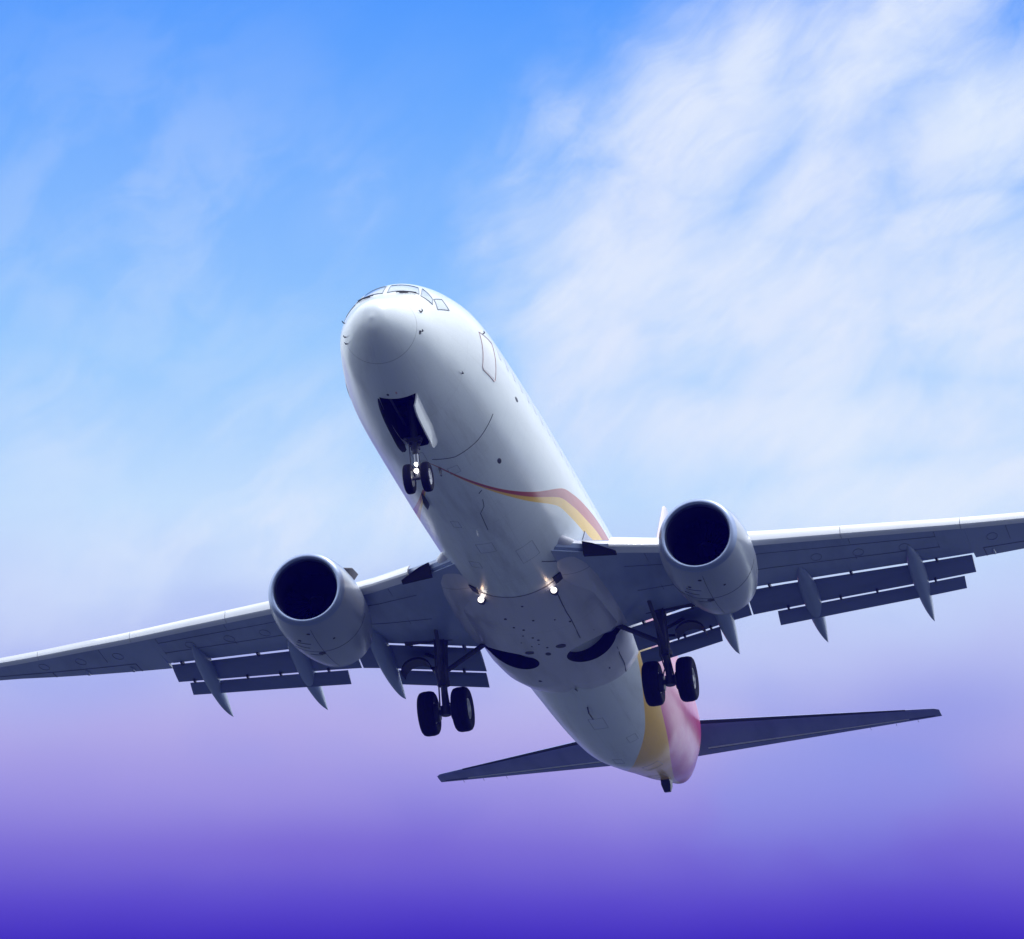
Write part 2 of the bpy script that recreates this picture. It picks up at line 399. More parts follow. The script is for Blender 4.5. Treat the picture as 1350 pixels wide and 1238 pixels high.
def livery(me):
    n = len(me.vertices); U = [0.0] * n; RT = [0.0] * n; YT = [0.0] * n; TY = [0.0] * n; TR = [0.0] * n
    for i, v in enumerate(me.vertices):
        x, y, z = v.co; top, bot, hw, zc = fus(x)
        h = (top - zc) if z > zc else (zc - bot)
        th = math.degrees(math.atan2(-(z - zc) / max(h, .01), y / max(hw, .01)))
        if th < -90: th += 360
        g = max(hw, .05) * math.pi / 180
        t1 = 180 - th if (th < 86 and x > 7.5) else th                 # the stripe is mirrored on the starboard side
        U[i] = (smooth_tab(RED_UP, x) - t1) * g if 5.4 < x < 21.5 else -1.0
        RT[i] = smooth_tab(RED_TH, x); YT[i] = smooth_tab(YEL_TH, x)
        if x > 20.5 and 0 < th < 278:
            TY[i] = (th - smooth_tab(YB, x)) * g; TR[i] = min((th - smooth_tab(RB, x)), 278 - th) * g
        else: TY[i] = TR[i] = -1.0
    for nm, d in (('stripe_u', U), ('stripe_red', RT), ('stripe_yellow', YT), ('tail_yellow', TY), ('tail_red', TR)):
        a = me.attributes.new(nm, 'FLOAT', 'POINT'); a.data.foreach_set('value', d)

def boolean_cut(ob, cutters):
    for c in cutters:
        md = ob.modifiers.new('cut', 'BOOLEAN'); md.operation = 'DIFFERENCE'; md.object = c; md.solver = 'EXACT'
        md.material_mode = 'TRANSFER'
    dg = bpy.context.evaluated_depsgraph_get(); dg.update()
    me = bpy.data.meshes.new_from_object(ob.evaluated_get(dg))
    ob.modifiers.clear(); old = ob.data; ob.data = me; bpy.data.meshes.remove(old)
    for c in cutters: bpy.data.objects.remove(c)
    me.name = ob.name

NTH = 160
xs = [0.0, .01, .025, .045, .07, .1, .135, .18, .23, .29, .36]
x = .44
while x < 37.9:
    xs.append(x); x += 0.09
xs.append(38.0)
rings = [[fpt(x, 360 * j / NTH) for j in range(NTH)] for x in xs]
mb = MB().loft(rings)
mb.addm([], [])
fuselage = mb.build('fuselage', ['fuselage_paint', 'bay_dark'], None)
# nose wheel bay: outline in plan, cut upwards into the skin
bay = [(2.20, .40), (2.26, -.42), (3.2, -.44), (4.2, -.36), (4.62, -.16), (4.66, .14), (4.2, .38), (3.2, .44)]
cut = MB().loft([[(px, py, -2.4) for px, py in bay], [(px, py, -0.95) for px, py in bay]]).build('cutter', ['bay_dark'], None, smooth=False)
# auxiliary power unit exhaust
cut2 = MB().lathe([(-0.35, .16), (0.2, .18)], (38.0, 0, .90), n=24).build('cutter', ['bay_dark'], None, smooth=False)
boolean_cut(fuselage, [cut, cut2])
fuselage.parent = root
fuselage.data.polygons.foreach_set('use_smooth', [True] * len(fuselage.data.polygons))
fuselage.data.set_sharp_from_angle(angle=RAD(40))
livery(fuselage.data)

def skin_patch(name, x0, x1, t0, t1, mat, off=0.006, nx=8, nt=8, thick=0.012, parent=fuselage, shape=None):
    """a plate that follows the skin; shape(u,v)->(x,th) optional"""
    o_, i_ = [], []
    for a in range(nx + 1):
        for b in range(nt + 1):
            u, w = a / nx, b / nt
            X, T = (lerp(x0, x1, u), lerp(t0, t1, w)) if shape is None else shape(u, w)
            o_.append(fpt(X, T, off)); i_.append(fpt(X, T, off - thick))
    n = len(o_); f = []
    W = nt + 1
    for a in range(nx):
        for b in range(nt):
            q = (a * W + b, a * W + b + 1, (a + 1) * W + b + 1, (a + 1) * W + b)
            f.append(q); f.append(tuple(i + n for i in q[::-1]))
    rim = [b for b in range(W)] + [a * W + nt for a in range(1, nx + 1)] + [nx * W + b for b in range(nt - 1, -1, -1)] + [a * W for a in range(nx - 1, 0, -1)]
    for i in range(len(rim)):
        a, b = rim[i], rim[(i + 1) % len(rim)]
        f.append((a, b, b + n, a + n))
    return MB().addm(o_ + i_, f).build(name, [mat], parent)

def skin_line(mb_, pts, r, off=0.0, closed=False, mi=0, sub=6):
    P = []
    pp = pts + ([pts[0]] if closed else [])
    for (xa, ta), (xb, tb) in zip(pp, pp[1:]):
        for q in range(sub): P.append(fpt(lerp(xa, xb, q / sub), lerp(ta, tb, q / sub), off))
    P.append(fpt(pp[-1][0], pp[-1][1], off))
    return mb_.tube(P, r, 6, mi)

# flight-deck windows: quads given by four skin points (x, theta)
def quad_window(c, mat='glass_dark', name='cockpit_window', frame=True):
    def sh(u, w):
        x0 = lerp(c[0][0], c[1][0], u); t0 = lerp(c[0][1], c[1][1], u); x1 = lerp(c[3][0], c[2][0], u); t1 = lerp(c[3][1], c[2][1], u)
        return lerp(x0, x1, w), lerp(t0, t1, w)
    g = skin_patch(name, 0, 1, 0, 1, mat, 0.004, 8, 8, 0.01, fuselage, sh)
    if frame:
        m_ = MB(); skin_line(m_, list(c), 0.012, 0.005, True); m_.build('frame', ['cockpit_trim'], g)
    return g
for s in (1, -1):
    def T(th): return th if s == 1 else (540 - th) % 360
    # th here written for the port side (180..270)
    quad_window([(1.64, T(267)), (1.94, T(232)), (2.42, T(241)), (2.16, T(267.5))])
    quad_window([(1.92, T(229)), (2.02, T(213)), (2.30, T(220.5)), (2.52, T(238))])
    quad_window([(2.34, T(219.5)), (2.12, T(206)), (2.80, T(206)), (2.86, T(220))])
    w_ = MB(); skin_line(w_, [(1.62, T(256)), (1.72, T(246)), (1.88, T(235))], 0.016, 0.03); skin_line(w_, [(1.62, T(252)), (1.74, T(243))], 0.012, 0.02)
    w_.build('windscreen_wiper', ['black_part'], fuselage)
# entry doors, outline only as seen
for s in (1, -1):
    def T(th): return th if s == 1 else 540 - th
    d = skin_patch('entry_door', 4.38, 5.28, T(168), T(196), 'door_white', 0.003, 6, 14, 0.01)
    m_ = MB(); skin_line(m_, [(4.36, T(169)), (4.42, T(167)), (5.22, T(166.5)), (5.30, T(168)), (5.30, T(196)), (4.36, T(196))], 0.010, 0.004, True)
    m_.build('door_outline', ['red_trim'], d)
# cabin windows
xw = 5.9; wins = []
while xw < 30.5:
    if not (14.6 < xw < 15.1):
        wins.append(xw)
    xw += 0.72
for s in (1, -1):
    for i, xw in enumerate(wins):
        tc_ = 194 if s == 1 else 346
        def sh(u, w, X=xw, T0=tc_):
            a = (u - .5) * 2; b = (w - .5) * 2
            r = 1.0 / max(1e-6, (abs(a) ** 4 + abs(b) ** 4) ** .25) if (a or b) else 0
            q = max(abs(a), abs(b)); 
            return X + a * r * q * .11, T0 + b * r * q * 4.6
        skin_patch('cabin_window', 0, 1, 0, 1, 'cabin_window', 0.003, 4, 4, 0.008, fuselage, sh)
# probes, drains, small openings, aerials
def probe(x, th, l=0.10, h=0.045, name='air_data_probe'):
    a = fpt(x, th, -0.01); n = (fpt(x, th, .1) - a).normalized(); b = a + n * h; c = b + Vector((-l, 0, 0))
    MB().tube([a, b, b + Vector((-.03, 0, 0)), c], [.018, .013, .013, .009], 8).build(name, ['black_part'], fuselage)
def disc(name, x, th, r, ry=None, mat='black_part', off=0.004, bump=0.0):
    ry = ry or r; c = fpt(x, th); hw = (fpt(x, th + 1) - c).length; v = [fpt(x, th, off + bump)]; n = 20
    for j in range(n):
        a = 2 * math.pi * j / n; v.append(fpt(x + r * math.cos(a), th + ry * math.sin(a) / max(hw, 1e-4), off))
    v2 = [fpt(x, th, -.02)] + [fpt(x + r * math.cos(2 * math.pi * j / n), th + ry * math.sin(2 * math.pi * j / n) / hw, -.02) for j in range(n)]
    f = []
    for j in range(n):
        a, b = 1 + j, 1 + (j + 1) % n
        f += [(0, a, b), (n + 1, n + 1 + b, n + 1 + a), (a, n + 1 + a, n + 1 + b, b)]
    return MB().addm(v + v2, f).build(name, [mat], fuselage)
probe(1.3, 206); probe(1.11, 172); probe(1.45, 334); probe(0.86, 6); probe(0.90, 17)
disc('static_port', 1.24, 206, .035, .05); disc('static_port', 1.05, 169, .035, .05)
probe(3.33, 154, .12, .05, 'drain_mast'); probe(4.73, 198, .1, .05)
disc('outflow_vent', 7.51, 133, .14, .055); disc('pressure_port', 7.24, 175, .14, .045, 'seal_dark')
disc('drain_port', 2.05, 82, .04, .03); disc('drain_port', 2.0, 92, .05, .02, 'red_trim')
def blade(x, th, l, h, name='blade_aerial', sweep=.5, w=.025, mat='black_part'):
    a = fpt(x, th, -.02); n = (fpt(x, th, .1) - a).normalized(); t = n.cross(Vector((1, 0, 0))).normalized()
    r0 = [a + Vector((l * u, 0, 0)) + t * v for u, v in ((0, 0), (.25, w), (.7, w), (1, 0), (.7, -w), (.25, -w))]
    r1 = [a + n * h + Vector((l * (sweep + u * .55), 0, 0)) + t * v * .6 for u, v in ((0, 0), (.25, w), (.7, w), (1, 0), (.7, -w), (.25, -w))]
    MB().loft([r0, r1]).build(name, [mat], fuselage)
blade(6.0, 93, .22, .16); blade(7.75, 66, .95, .13, sweep=.5, w=.04); blade(10.2, 91, .3, .12, mat='door_white')
# skin joint arc ahead of the forward hold
m_ = MB(); skin_line(m_, [(5.46, 92), (5.74, 108), (5.79, 129), (5.72, 149)], 0.014, -0.004, sub=8); m_.build('skin_joint', ['seal_dark'], fuselage)
m_ = MB(); skin_line(m_, [(8.6, 108), (9.0, 106), (9.3, 101), (10.4, 99)], 0.010, -0.003); skin_line(m_, [(8.2, 108), (8.1, 111)], .012, 0)
m_.build('drain_stain_strip', ['seal_dark'], fuselage)

# rectangular access panels and lap plates on the lower skin
def panel_outline(x0, x1, t0, t1, r=.006):
    m_ = MB(); skin_line(m_, [(x0, t0), (x1, t0), (x1, t1), (x0, t1)], r, -.001, True); return m_.build('access_panel', ['panel_line'], fuselage)
for q in ((5.0, 5.5, 78, 88), (6.2, 6.6, 98, 106), (11.2, 11.8, 84, 96), (12.2, 13.1, 108, 122), (12.5, 12.9, 70, 78), (9.6, 10.0, 76, 82), (24.6, 25.4, 84, 96), (26.6, 27.1, 104, 112), (28.4, 28.9, 80, 88), (30.2, 31.2, 96, 112), (33.2, 34.0, 80, 100)):
    panel_outline(*q)
# nose gear doors
def bay_door(y_hinge, s, mat_in='door_white', ang=0.0):
    # curved plate hanging from the bay's edge; s = -1 port, +1 starboard
    o_, i_ = [], []
    n, k_ = 14, 5
    for a in range(n + 1):
        u = a / n; x_ = lerp(2.28, 4.55, u)
        top = fpt(x_, 90 + math.degrees(math.asin(-s * 0 + min(.9, abs(y_hinge) / fus(x_)[2]))) * (-s), 0)
        depth = 0.37 * (1 - max(0, (u - .8) / .2) ** 2.0 * .6) * min(1, (u + .5) / .6)
        for b in range(k_ + 1):
            w = b / k_
            p = Vector((x_ + .05 * w, s * (abs(y_hinge) * (1 - .15 * max(0, (u - .7) / .3)) + math.sin(RAD(ang)) * depth * w + .05 * w * (1 - w)), top.z - depth * w * math.cos(RAD(ang)) + .02))
            o_.append(p + Vector((0, s * .016, 0))); i_.append(p - Vector((0, s * .016, 0)))
    N = len(o_); W = k_ + 1; f = []
    for a in range(n):
        for b in range(k_):
            q = (a * W + b, a * W + b + 1, (a + 1) * W + b + 1, (a + 1) * W + b)
            f.append(q); f.append(tuple(i + N for i in q[::-1]))
    rim = [b for b in range(W)] + [a * W + k_ for a in range(1, n + 1)] + [n * W + b for b in range(k_ - 1, -1, -1)] + [a * W for a in range(n - 1, 0, -1)]
    for i in range(len(rim)):
        a, b = rim[i], rim[(i + 1) % len(rim)]; f.append((a, b, b + N, a + N))
    return MB().addm(o_ + i_, f).build('nose_gear_door', [mat_in], root)
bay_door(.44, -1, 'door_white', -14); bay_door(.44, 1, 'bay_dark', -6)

# ------------------------------------------------------------ wheels and landing gear
def wheel(c, R_, w, parent, rim_r):
    h = w / 2; m_ = MB()
    prof = [(-h * .55, rim_r), (-h * .8, rim_r * 1.04), (-h, R_ * .78), (-h * .97, R_ * .86), (-h * .80, R_ * .95), (-h * .5, R_ * .99), (-h * .42, R_ * .985), (-h * .36, R_ * 1.0), (-h * .05, R_), (0, R_ * .988), (h * .05, R_), (h * .36, R_), (h * .42, R_ * .985), (h * .5, R_ * .99),
            (h * .80, R_ * .95), (h * .97, R_ * .86), (h, R_ * .78), (h * .8, rim_r * 1.04), (h * .55, rim_r)]
    m_.lathe(prof, c, 'y', 48, 0, closed=True)
    for s in (-1, 1):
        m_.lathe([(s * h * .56, rim_r * 1.01), (s * h * .78, rim_r * .97), (s * h * .7, rim_r * .85), (s * h * .35, rim_r * .72), (s * h * .35, rim_r * .4), (s * h * .75, rim_r * .3), (s * h * .8, rim_r * .12), (s * h * .8, .001)], c, 'y', 32, 1)
    return m_.build('wheel', ['tyre_rubber', 'rim_paint'], parent, angle=50)

# nose gear
NG = Vector((4.02, 0, -2.98))
m_ = MB()
m_.tube([(3.72, 0, -1.2), (3.94, 0, -2.42)], .085, 16, 0)
m_.tube([(3.94, 0, -2.42), (4.02, 0, -2.98)], .052, 16, 1)
m_.tube([(4.02, -.24, -2.98), (4.02, .24, -2.98)], .045, 12, 0)
m_.tube([(3.93, 0, -2.18), (3.93, 0, -2.32)], .11, 16, 0)
m_.tube([(4.05, 0, -2.3), (4.32, 0, -2.6), (4.08, 0, -2.9)], [.03, .035, .03], 8, 0)          # torque link
m_.tube([(3.85, .10, -2.25), (4.5, .22, -1.5)], .03, 8, 0); m_.tube([(3.85, -.10, -2.25), (4.5, -.22, -1.5)], .03, 8, 0)
m_.box((3.84, 0, -2.12), (.12, .34, .10), 0); m_.tube([(3.86, .13, -2.2), (3.88, .12, -2.75), (3.98, .06, -2.9)], .012, 6, 0)
nose_gear = m_.build('nose_gear', ['gear_metal', 'gear_chrome'])
for s in (1, -1): wheel((4.02, .205 * s, -2.98), .345, .20, nose_gear, .19)
for zz, rr in ((-2.70, .042), (-2.86, .055)):
    MB().lathe([(0.10, .02), (.06, rr * .8), (0, rr), (-.012, rr * .95), (-.03, rr * .5), (-.034, .001)], (3.86, 0, zz), n=20).build('taxi_light', ['lamp_glow'], nose_gear)
# stuff inside the bay
m_ = MB(); m_.box((4.25, 0, -1.25), (.5, .7, .12)); m_.tube([(2.4, .25, -1.5), (4.4, .3, -1.5)], .03, 8); m_.tube([(2.4, -.2, -1.35), (4.4, -.25, -1.45)], .025, 8)
m_.build('bay_bracket', ['gear_metal'], nose_gear)
m_ = MB(); m_.tube([(4.16, .30, -1.93), (4.12, .1, -1.97), (4.10, -.10, -1.95)], [.03, .035, .03], 10); m_.build('link_cover', ['rim_paint'], nose_gear)

def main_gear(s):
    ax = Vector((19.51, 2.86 * s, -3.08)); tp = Vector((19.05, 2.78 * s, -1.30)); mid = tp.lerp(ax, .62)
    m_ = MB()
    m_.tube([tp + Vector((0, 0, .15)), tp.lerp(ax, .25), mid], [.20, .15, .135], 18)
    m_.tube([mid, ax], .085, 16, 1)
    m_.tube([mid + Vector((0, 0, .06)), mid - Vector((.0, 0, .05))], .165, 18)
    m_.tube([ax + Vector((0, -.36, 0)), ax + Vector((0, .36, 0))], [.07, .07], 14)
    m_.tube([ax + Vector((0, 0, .14)), ax - Vector((0, 0, .10))], .125, 14)
    # torque link behind the strut
    m_.tube([mid + Vector((.1, 0, .0)), mid.lerp(ax, .5) + Vector((.42, 0, -.02)), ax + Vector((.08, 0, .05))], [.05, .035, .05], 8)
    # trunnion beam, side brace, drag brace, reaction link
    m_.tube([Vector((18.95, 2.1 * s, -1.32)), Vector((19.15, 3.7 * s, -1.22))], .11, 12)
    m_.tube([tp.lerp(ax, .48), Vector((19.3, 1.55 * s, -1.42))], [.06, .07], 10)
    m_.tube([tp.lerp(ax, .50), Vector((18.1, 2.7 * s, -1.35))], [.05, .05], 10)
    m_.tube([tp.lerp(ax, .30), Vector((19.9, 3.6 * s, -1.2))], [.045, .045], 8)
    m_.tube([tp + Vector((-.2, .12 * s, .1)), tp.lerp(ax, .4) + Vector((-.19, .14 * s, 0)), mid + Vector((-.15, .1 * s, -.1)), ax + Vector((-.1, .12 * s, .1))], .02, 6)
    m_.tube([tp + Vector((-.2, -.12 * s, .1)), tp.lerp(ax, .4) + Vector((-.2, -.1 * s, 0)), mid + Vector((-.16, -.1 * s, -.1)), mid.lerp(ax, .6) + Vector((-.16, -.06 * s, 0)), ax + Vector((-.05, -.2 * s, .05))], .018, 6)
    # brake units
    for q in (-1, 1): m_.lathe([(-.09, .21), (-.06, .24), (.06, .24), (.09, .21)], tuple(ax + Vector((0, .24 * q, 0))), 'y', 24)
    g = m_.build('main_gear', ['gear_metal', 'gear_metal'])
    for q in (-1, 1): wheel(tuple(ax + Vector((0, .43 * q, 0))), .565, .42, g, .27)
    # hooped strut door outboard of the leg, seen nearly edge on
    d = MB(); P = []
    for i in range(13):
        a = math.pi * i / 12
        P.append(Vector((19.45, (3.50 - .38 * math.cos(a)) * s, -1.92 + .30 * math.sin(a) - .04 * i / 12)))
    rings = []
    for i, p in enumerate(P):
        rings.append([p + Vector((-.22, 0, .0)), p + Vector((.32, 0, .0)), p + Vector((.32, 0, -.06)), p + Vector((-.22, 0, -.06))])
    d.loft(rings); d.tube([P[0], Vector((19.3, 2.95 * s, -1.95))], .035, 8)
    d.build('strut_door', ['black_part'], g)
main_gear(1); main_gear(-1)

# ------------------------------------------------------------ wings
YN = 1.6
L_TAB = [(1.0, 13.3), (1.88, 14.05), (3.7, 15.32), (5.84, 16.27), (9.4, 17.83), (12.1, 19.12), (14.3, 20.3), (17.1, 21.75)]
C_TAB = [(1.0, 19.75), (1.9, 19.62), (4.5, 19.02), (5.2, 18.98), (7.2, 19.42), (10.6, 20.22), (10.75, 20.25), (17.1, 22.2)]   # rear edge of fixed lower skin at the flaps
T_TAB = [(10.0, 20.50), (10.6, 20.62), (14.8, 21.55), (17.1, 22.55)]
def zl(y): return -1.45 + math.tan(RAD(6)) * (y - 1.88) + (.0066 * (y - 9) ** 2 if y > 9 else 0)
def nose_h(y): return pw([(1.5, .40), (4, .36), (6, .32), (10, .26), (14, .21), (17.1, .16)], y)
FLAP_END = 10.62
FE = {1: 10.06, -1: 10.62}
def wing_section(y, s, cut=True):
    FLAP_END = FE[s]
    """closed ring: lower skin from nose to rear, then upper skin back"""
    L = pw(L_TAB, y); z0 = zl(y); h = nose_h(y)
    flap = y < FLAP_END - .001
    lowend = pw(C_TAB, y) if flap else pw(T_TAB, y) - .02
    upend = (lowend + .46) if flap else pw(T_TAB, y)
    X0 = L + .03; ch = upend - X0; lo = []
    for i in range(9):
        u = i / 8; lo.append((lerp(L + .02, lowend, u), z0 - .05 * math.sin(math.pi * min(1, u * 1.0)) * min(1, ch / 3)))
    rear_t = .10 if flap else .02
    up = []
    zr = z0 + (h * .62 if flap else .03)
    for i in range(9):
        u = i / 8; xx = lerp(upend, X0 + .12, u)
        zz = lerp(zr, z0 + h * .92, u) + math.sin(math.pi * u) * h * .42
        up.append((xx, zz))
    pts = lo + ([(lowend + .03, z0 + .05), (lowend + .10, z0 + h * .5)] if flap else [(lowend + .005, z0 + .0), (lowend + .01, z0 + .01)]) + up + [(X0 - .04, z0 + h * .72), (X0 - .10, z0 + h * .48), (X0 - .06, z0 + h * .22), (X0 + .04, z0 + .05)]
    return [(a, y * s, b) for a, b in pts]
def ring_span(ys, fn): return [fn(y) for y in ys]
for s in (1, -1):
    ys = [1.0, 1.5, 1.88, 2.4, 3.0, 3.7, 4.5, 5.2, 5.84, 6.6, 7.2, 8.3, 9.4, 9.9, FE[s] - .002]
    m_ = MB(); m_.loft([wing_section(y, s) for y in ys])
    ys2 = [FE[s], 10.8, 11.3, 12.1, 13.2, 14.3, 15.4, 16.4, 17.1]
    m_.loft([wing_section(y, s) for y in ys2])
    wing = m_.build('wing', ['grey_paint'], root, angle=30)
    # aileron joint + lower-skin details
    def low_pt(x_, y_, o=-.004): 
        L = pw(L_TAB, y_); e = pw(C_TAB, y_) if y_ < FE[s] else pw(T_TAB, y_) - .02
        u = min(1, max(0, (x_ - L - .02) / (e - L - .02))); up_ = pw(C_TAB, y_) + .46 if y_ < FE[s] else pw(T_TAB, y_)
        return Vector((x_, y_ * s, zl(y_) - .05 * math.sin(math.pi * u) * min(1, (up_ - L + .1) / 3) + o))
    m_ = MB()
    m_.tube([low_pt(lerp(pw(L_TAB, y), pw(T_TAB, y), .68), y) for y in (10.9, 12, 13, 14, 15, 16)], .010, 5)
    for y in (10.9, 13.3, 16.0): m_.tube([low_pt(lerp(pw(L_TAB, y), pw(T_TAB, y), .68), y), low_pt(pw(T_TAB, y) - .03, y)], .012, 5)
    for fr in (.2, .55):
        m_.tube([low_pt(lerp(pw(L_TAB, y), pw(C_TAB, y), fr), y) for y in (2.6, 3.7, 4.6, 5.84, 7, 8.2, 9.4, 9.9)], .007, 5)
    for y in (3.2, 7.9, 9.9, 11.6): m_.tube([low_pt(pw(L_TAB, y) + .1, y), low_pt(lerp(pw(L_TAB, y), pw(C_TAB, y), .6), y)], .007, 5)
    m_.build('skin_joint', ['wing_joint'], wing)
    for y in (7.0, 8.0, 9.1, 11.2, 12.3, 13.4):                   # oval fuel-tank access plates
        cx_ = lerp(pw(L_TAB, y), pw(C_TAB, y), .42); m_ = MB()
        ring = [low_pt(cx_ + .22 * math.cos(a), y + .13 * math.sin(a), -.003) for a in [2 * math.pi * j / 24 for j in range(25)]]
        m_.tube(ring, .005, 5, caps=False); m_.build('access_plate', ['wing_joint'], wing)
    for y in (11.1, 12.35): # aileron hinge lumps at the trailing edge
        p = low_pt(pw(T_TAB, y) - .25, y, -.03); MB().tube([p + Vector((-.22, 0, 0.02)), p, p + Vector((.18, 0, .03))], [.02, .05, .02], 8).build('hinge_fairing', ['grey_paint'], wing)
    # leading-edge slats: separate curved shells drooped ahead of the fixed nose
    def slat_sec(y):
        L = pw(L_TAB, y); z0 = zl(y); h = nose_h(y) * .95; d = .10 + h * .35
        o_ = [(L - .03, z0 - .035), (L - .03 - d * .45, z0 - .02), (L - .03 - d * .85, z0 + h * .0), (L - .03 - d, z0 + h * .10), (L - .03 - d * .96, z0 + h * .28), (L - .03 - d * .80, z0 + h * .56), (L - .03 - d * .50, z0 + h * .96), (L + .22, z0 + h * 1.42)]
        i_ = [(L + .22, z0 + h * 1.38), (L + .06, z0 + h * 1.0), (L - .08, z0 + h * .5), (L - .10, z0 + h * .2), (L - .03, z0 - .01)]
        return [(a, y * s, b) for a, b in o_ + i_]
    segs = [(5.55, 7.76), (7.775, 10.56), (10.575, 13.36), (13.375, 16.1)]
    for a, b in segs:
        MB().loft([slat_sec(lerp(a, b, q / 6)) for q in range(7)]).build('slat', ['slat_paint'], wing, angle=45)
    # inboard Krueger panel
    def kr_sec(y):
        L = pw(L_TAB, y); z0 = zl(y); h = nose_h(y)
        o_ = [(L - .02, z0 - .03), (L - .22, z0 - .01), (L - .34, z0 + h * .06), (L - .36, z0 + h * .18), (L - .30, z0 + h * .42), (L - .12, z0 + h * .80), (L + .12, z0 + h * 1.12)]
        i_ = [(L + .12, z0 + h * 1.09), (L - .06, z0 + h * .76), (L - .20, z0 + h * .42), (L - .20, z0 + h * .2), (L - .02, z0 + .0)]
        return [(a, y * s, b) for a, b in o_ + i_]
    MB().loft([kr_sec(lerp(2.50, 4.25, q / 5)) for q in range(6)]).build('krueger_flap', ['slat_paint'], wing, angle=45)
    # dark solid wedge painting the shade of the gap beside the wing root
    m_ = MB(); Pq = [(13.85, 1.90, -1.24), (13.90, 2.15, -1.31), (14.15, 2.66, -1.49), (14.20, 2.66, -1.55), (14.05, 1.88, -1.53)]
    m_.loft([[(a + dx, b * s, c + dz) for a, b, c in Pq] for dx, dz in ((0, 0), (.12, .0))])
    m_.build('recess_shade_wedge', ['bay_dark'], wing, smooth=False)
    # cove lining behind the fixed lower skin
    m_ = MB(); m_.loft([[(pw(C_TAB, y) - .5, y * s, zl(y) + .03), (pw(C_TAB, y) + .02, y * s, zl(y) + .012), (pw(C_TAB, y) + .08, y * s, zl(y) + .2), (pw(C_TAB, y) - .5, y * s, zl(y) + .2)] for y in (2.0, 4.5, 5.2, 7.5, FE[s] - .06)])
    m_.build('flap_cove', ['cove_dark'], wing)
    # flaps
    def foil(x0, z0, c, ang, t, y, n=8):
        r = RAD(ang); up, lo = [], []
        for i in range(n + 1):
            u = i / n; th_ = t * c * (1.48 * math.sqrt(u) - .63 * u - 1.76 * u * u + 1.42 * u ** 3 - .51 * u ** 4) * 1.0
            for lst, sg in ((up, 1), (lo, -1)):
                a, b = u * c, th_ * (1.15 if sg > 0 else -.75)
                lst.append((x0 + a * math.cos(r) + b * math.sin(r), y * s, z0 - a * math.sin(r) + b * math.cos(r)))
        return lo + up[::-1][1:-1]
    def main_flap(a, b, n=6):
        rr = []
        for q in range(n + 1):
            y = lerp(a, b, q / n); c = pw([(1.9, .90), (4.4, .93), (5.4, .90), (10.5, .66)], y)
            rr.append(foil(pw(C_TAB, y) + .10, zl(y) - .012, c, 22, .16, y))
        return rr
    def aft_flap(a, b, n=6):
        rr = []
        for q in range(n + 1):
            y = lerp(a, b, q / n); c = pw([(1.9, .90), (4.4, .93), (5.4, .90), (10.5, .66)], y); r = RAD(22)
            x0 = pw(C_TAB, y) + .10 + c * math.cos(r) + .045; z0 = zl(y) - .012 - c * math.sin(r) - .022
            rr.append(foil(x0, z0, pw([(2, .44), (5.5, .42), (10.5, .36)], y), 40, .16, y))
        return rr
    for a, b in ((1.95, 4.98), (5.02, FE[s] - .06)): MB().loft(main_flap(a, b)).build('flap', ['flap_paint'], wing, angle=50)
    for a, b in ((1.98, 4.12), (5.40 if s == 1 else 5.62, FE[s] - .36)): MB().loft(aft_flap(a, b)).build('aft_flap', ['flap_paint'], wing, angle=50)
    for y in (2.5, 3.2, 3.9, 5.9, 7.2, 8.1, 9.55):                # short brackets bridging the slots
        p = main_flap(y, y + .01, 1)[0][8]; MB().box((p[0] - .02, y * s, p[2] + .0), (.16, .05, .09)).build('flap_bracket', ['gear_metal'], wing, smooth=False)
    for y in (2.3, 3.6, 5.6, 7.6, 9.7): MB().box((pw(C_TAB, y) + .08, y * s, zl(y) + .0), (.3, .05, .10)).build('flap_bracket', ['gear_metal'], wing, smooth=False)
    # flap track fairings
    for yf, xa, xb, zt, ww in ((9.06 if s == 1 else 9.2, 18.5, 22.65, -.62, .20), (6.5, 18.15, 22.35, -.62, .22), (4.32, 17.6, 21.75, -.60, .23)):
        rr = []; N = 22
        for i in range(N + 1):
            u = i / N; x_ = lerp(xa, xb, u)
            w_ = ww * (max(.012, 1 - ((u - .42) / .58) ** 1.7) if u > .42 else max(.05, 1 - ((.42 - u) / .42) ** 2.4))
            zb_ = smooth_tab([(0, -.03), (.15, -.20), (.35, -.42), (.55, -.60), (.75, -.70), (.9, -.69), (1, zt - .01)], u)
            zt_ = smooth_tab([(0, .05), (.2, .12), (.45, .06), (.6, -.10), (.75, -.30), (.9, -.50), (1, zt + .01)], u)
            ring = []
            for j in range(20):
                a = 2 * math.pi * j / 20; q = math.sin(a)
                ring.append((x_, yf * s + w_ * math.copysign(abs(math.cos(a)) ** .9, math.cos(a)), zl(yf) + (zb_ + zt_) / 2 + (zt_ - zb_) / 2 * q))
            rr.append(ring)
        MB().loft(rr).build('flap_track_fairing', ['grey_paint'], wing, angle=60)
    # winglet
    rr = []
    for q, (dy, dz, c, xo) in enumerate(((0, 0, .85, 0), (.12, .06, .82, .05), (.28, .3, .75, .2), (.42, .8, .64, .55), (.62, 2.3, .35, 1.5))):
        x0 = 21.7 + xo; rr.append([(x0, (17.1 + dy) * s, zl(17.1) + .08 + dz), (x0 + c * .3, (17.1 + dy + .04) * s, zl(17.1) + .06 + dz), (x0 + c, (17.1 + dy) * s, zl(17.1) + .08 + dz), (x0 + c * .3, (17.1 + dy - .04) * s, zl(17.1) + .11 + dz)])
    MB().loft(rr).build('winglet', ['slat_paint'], wing)

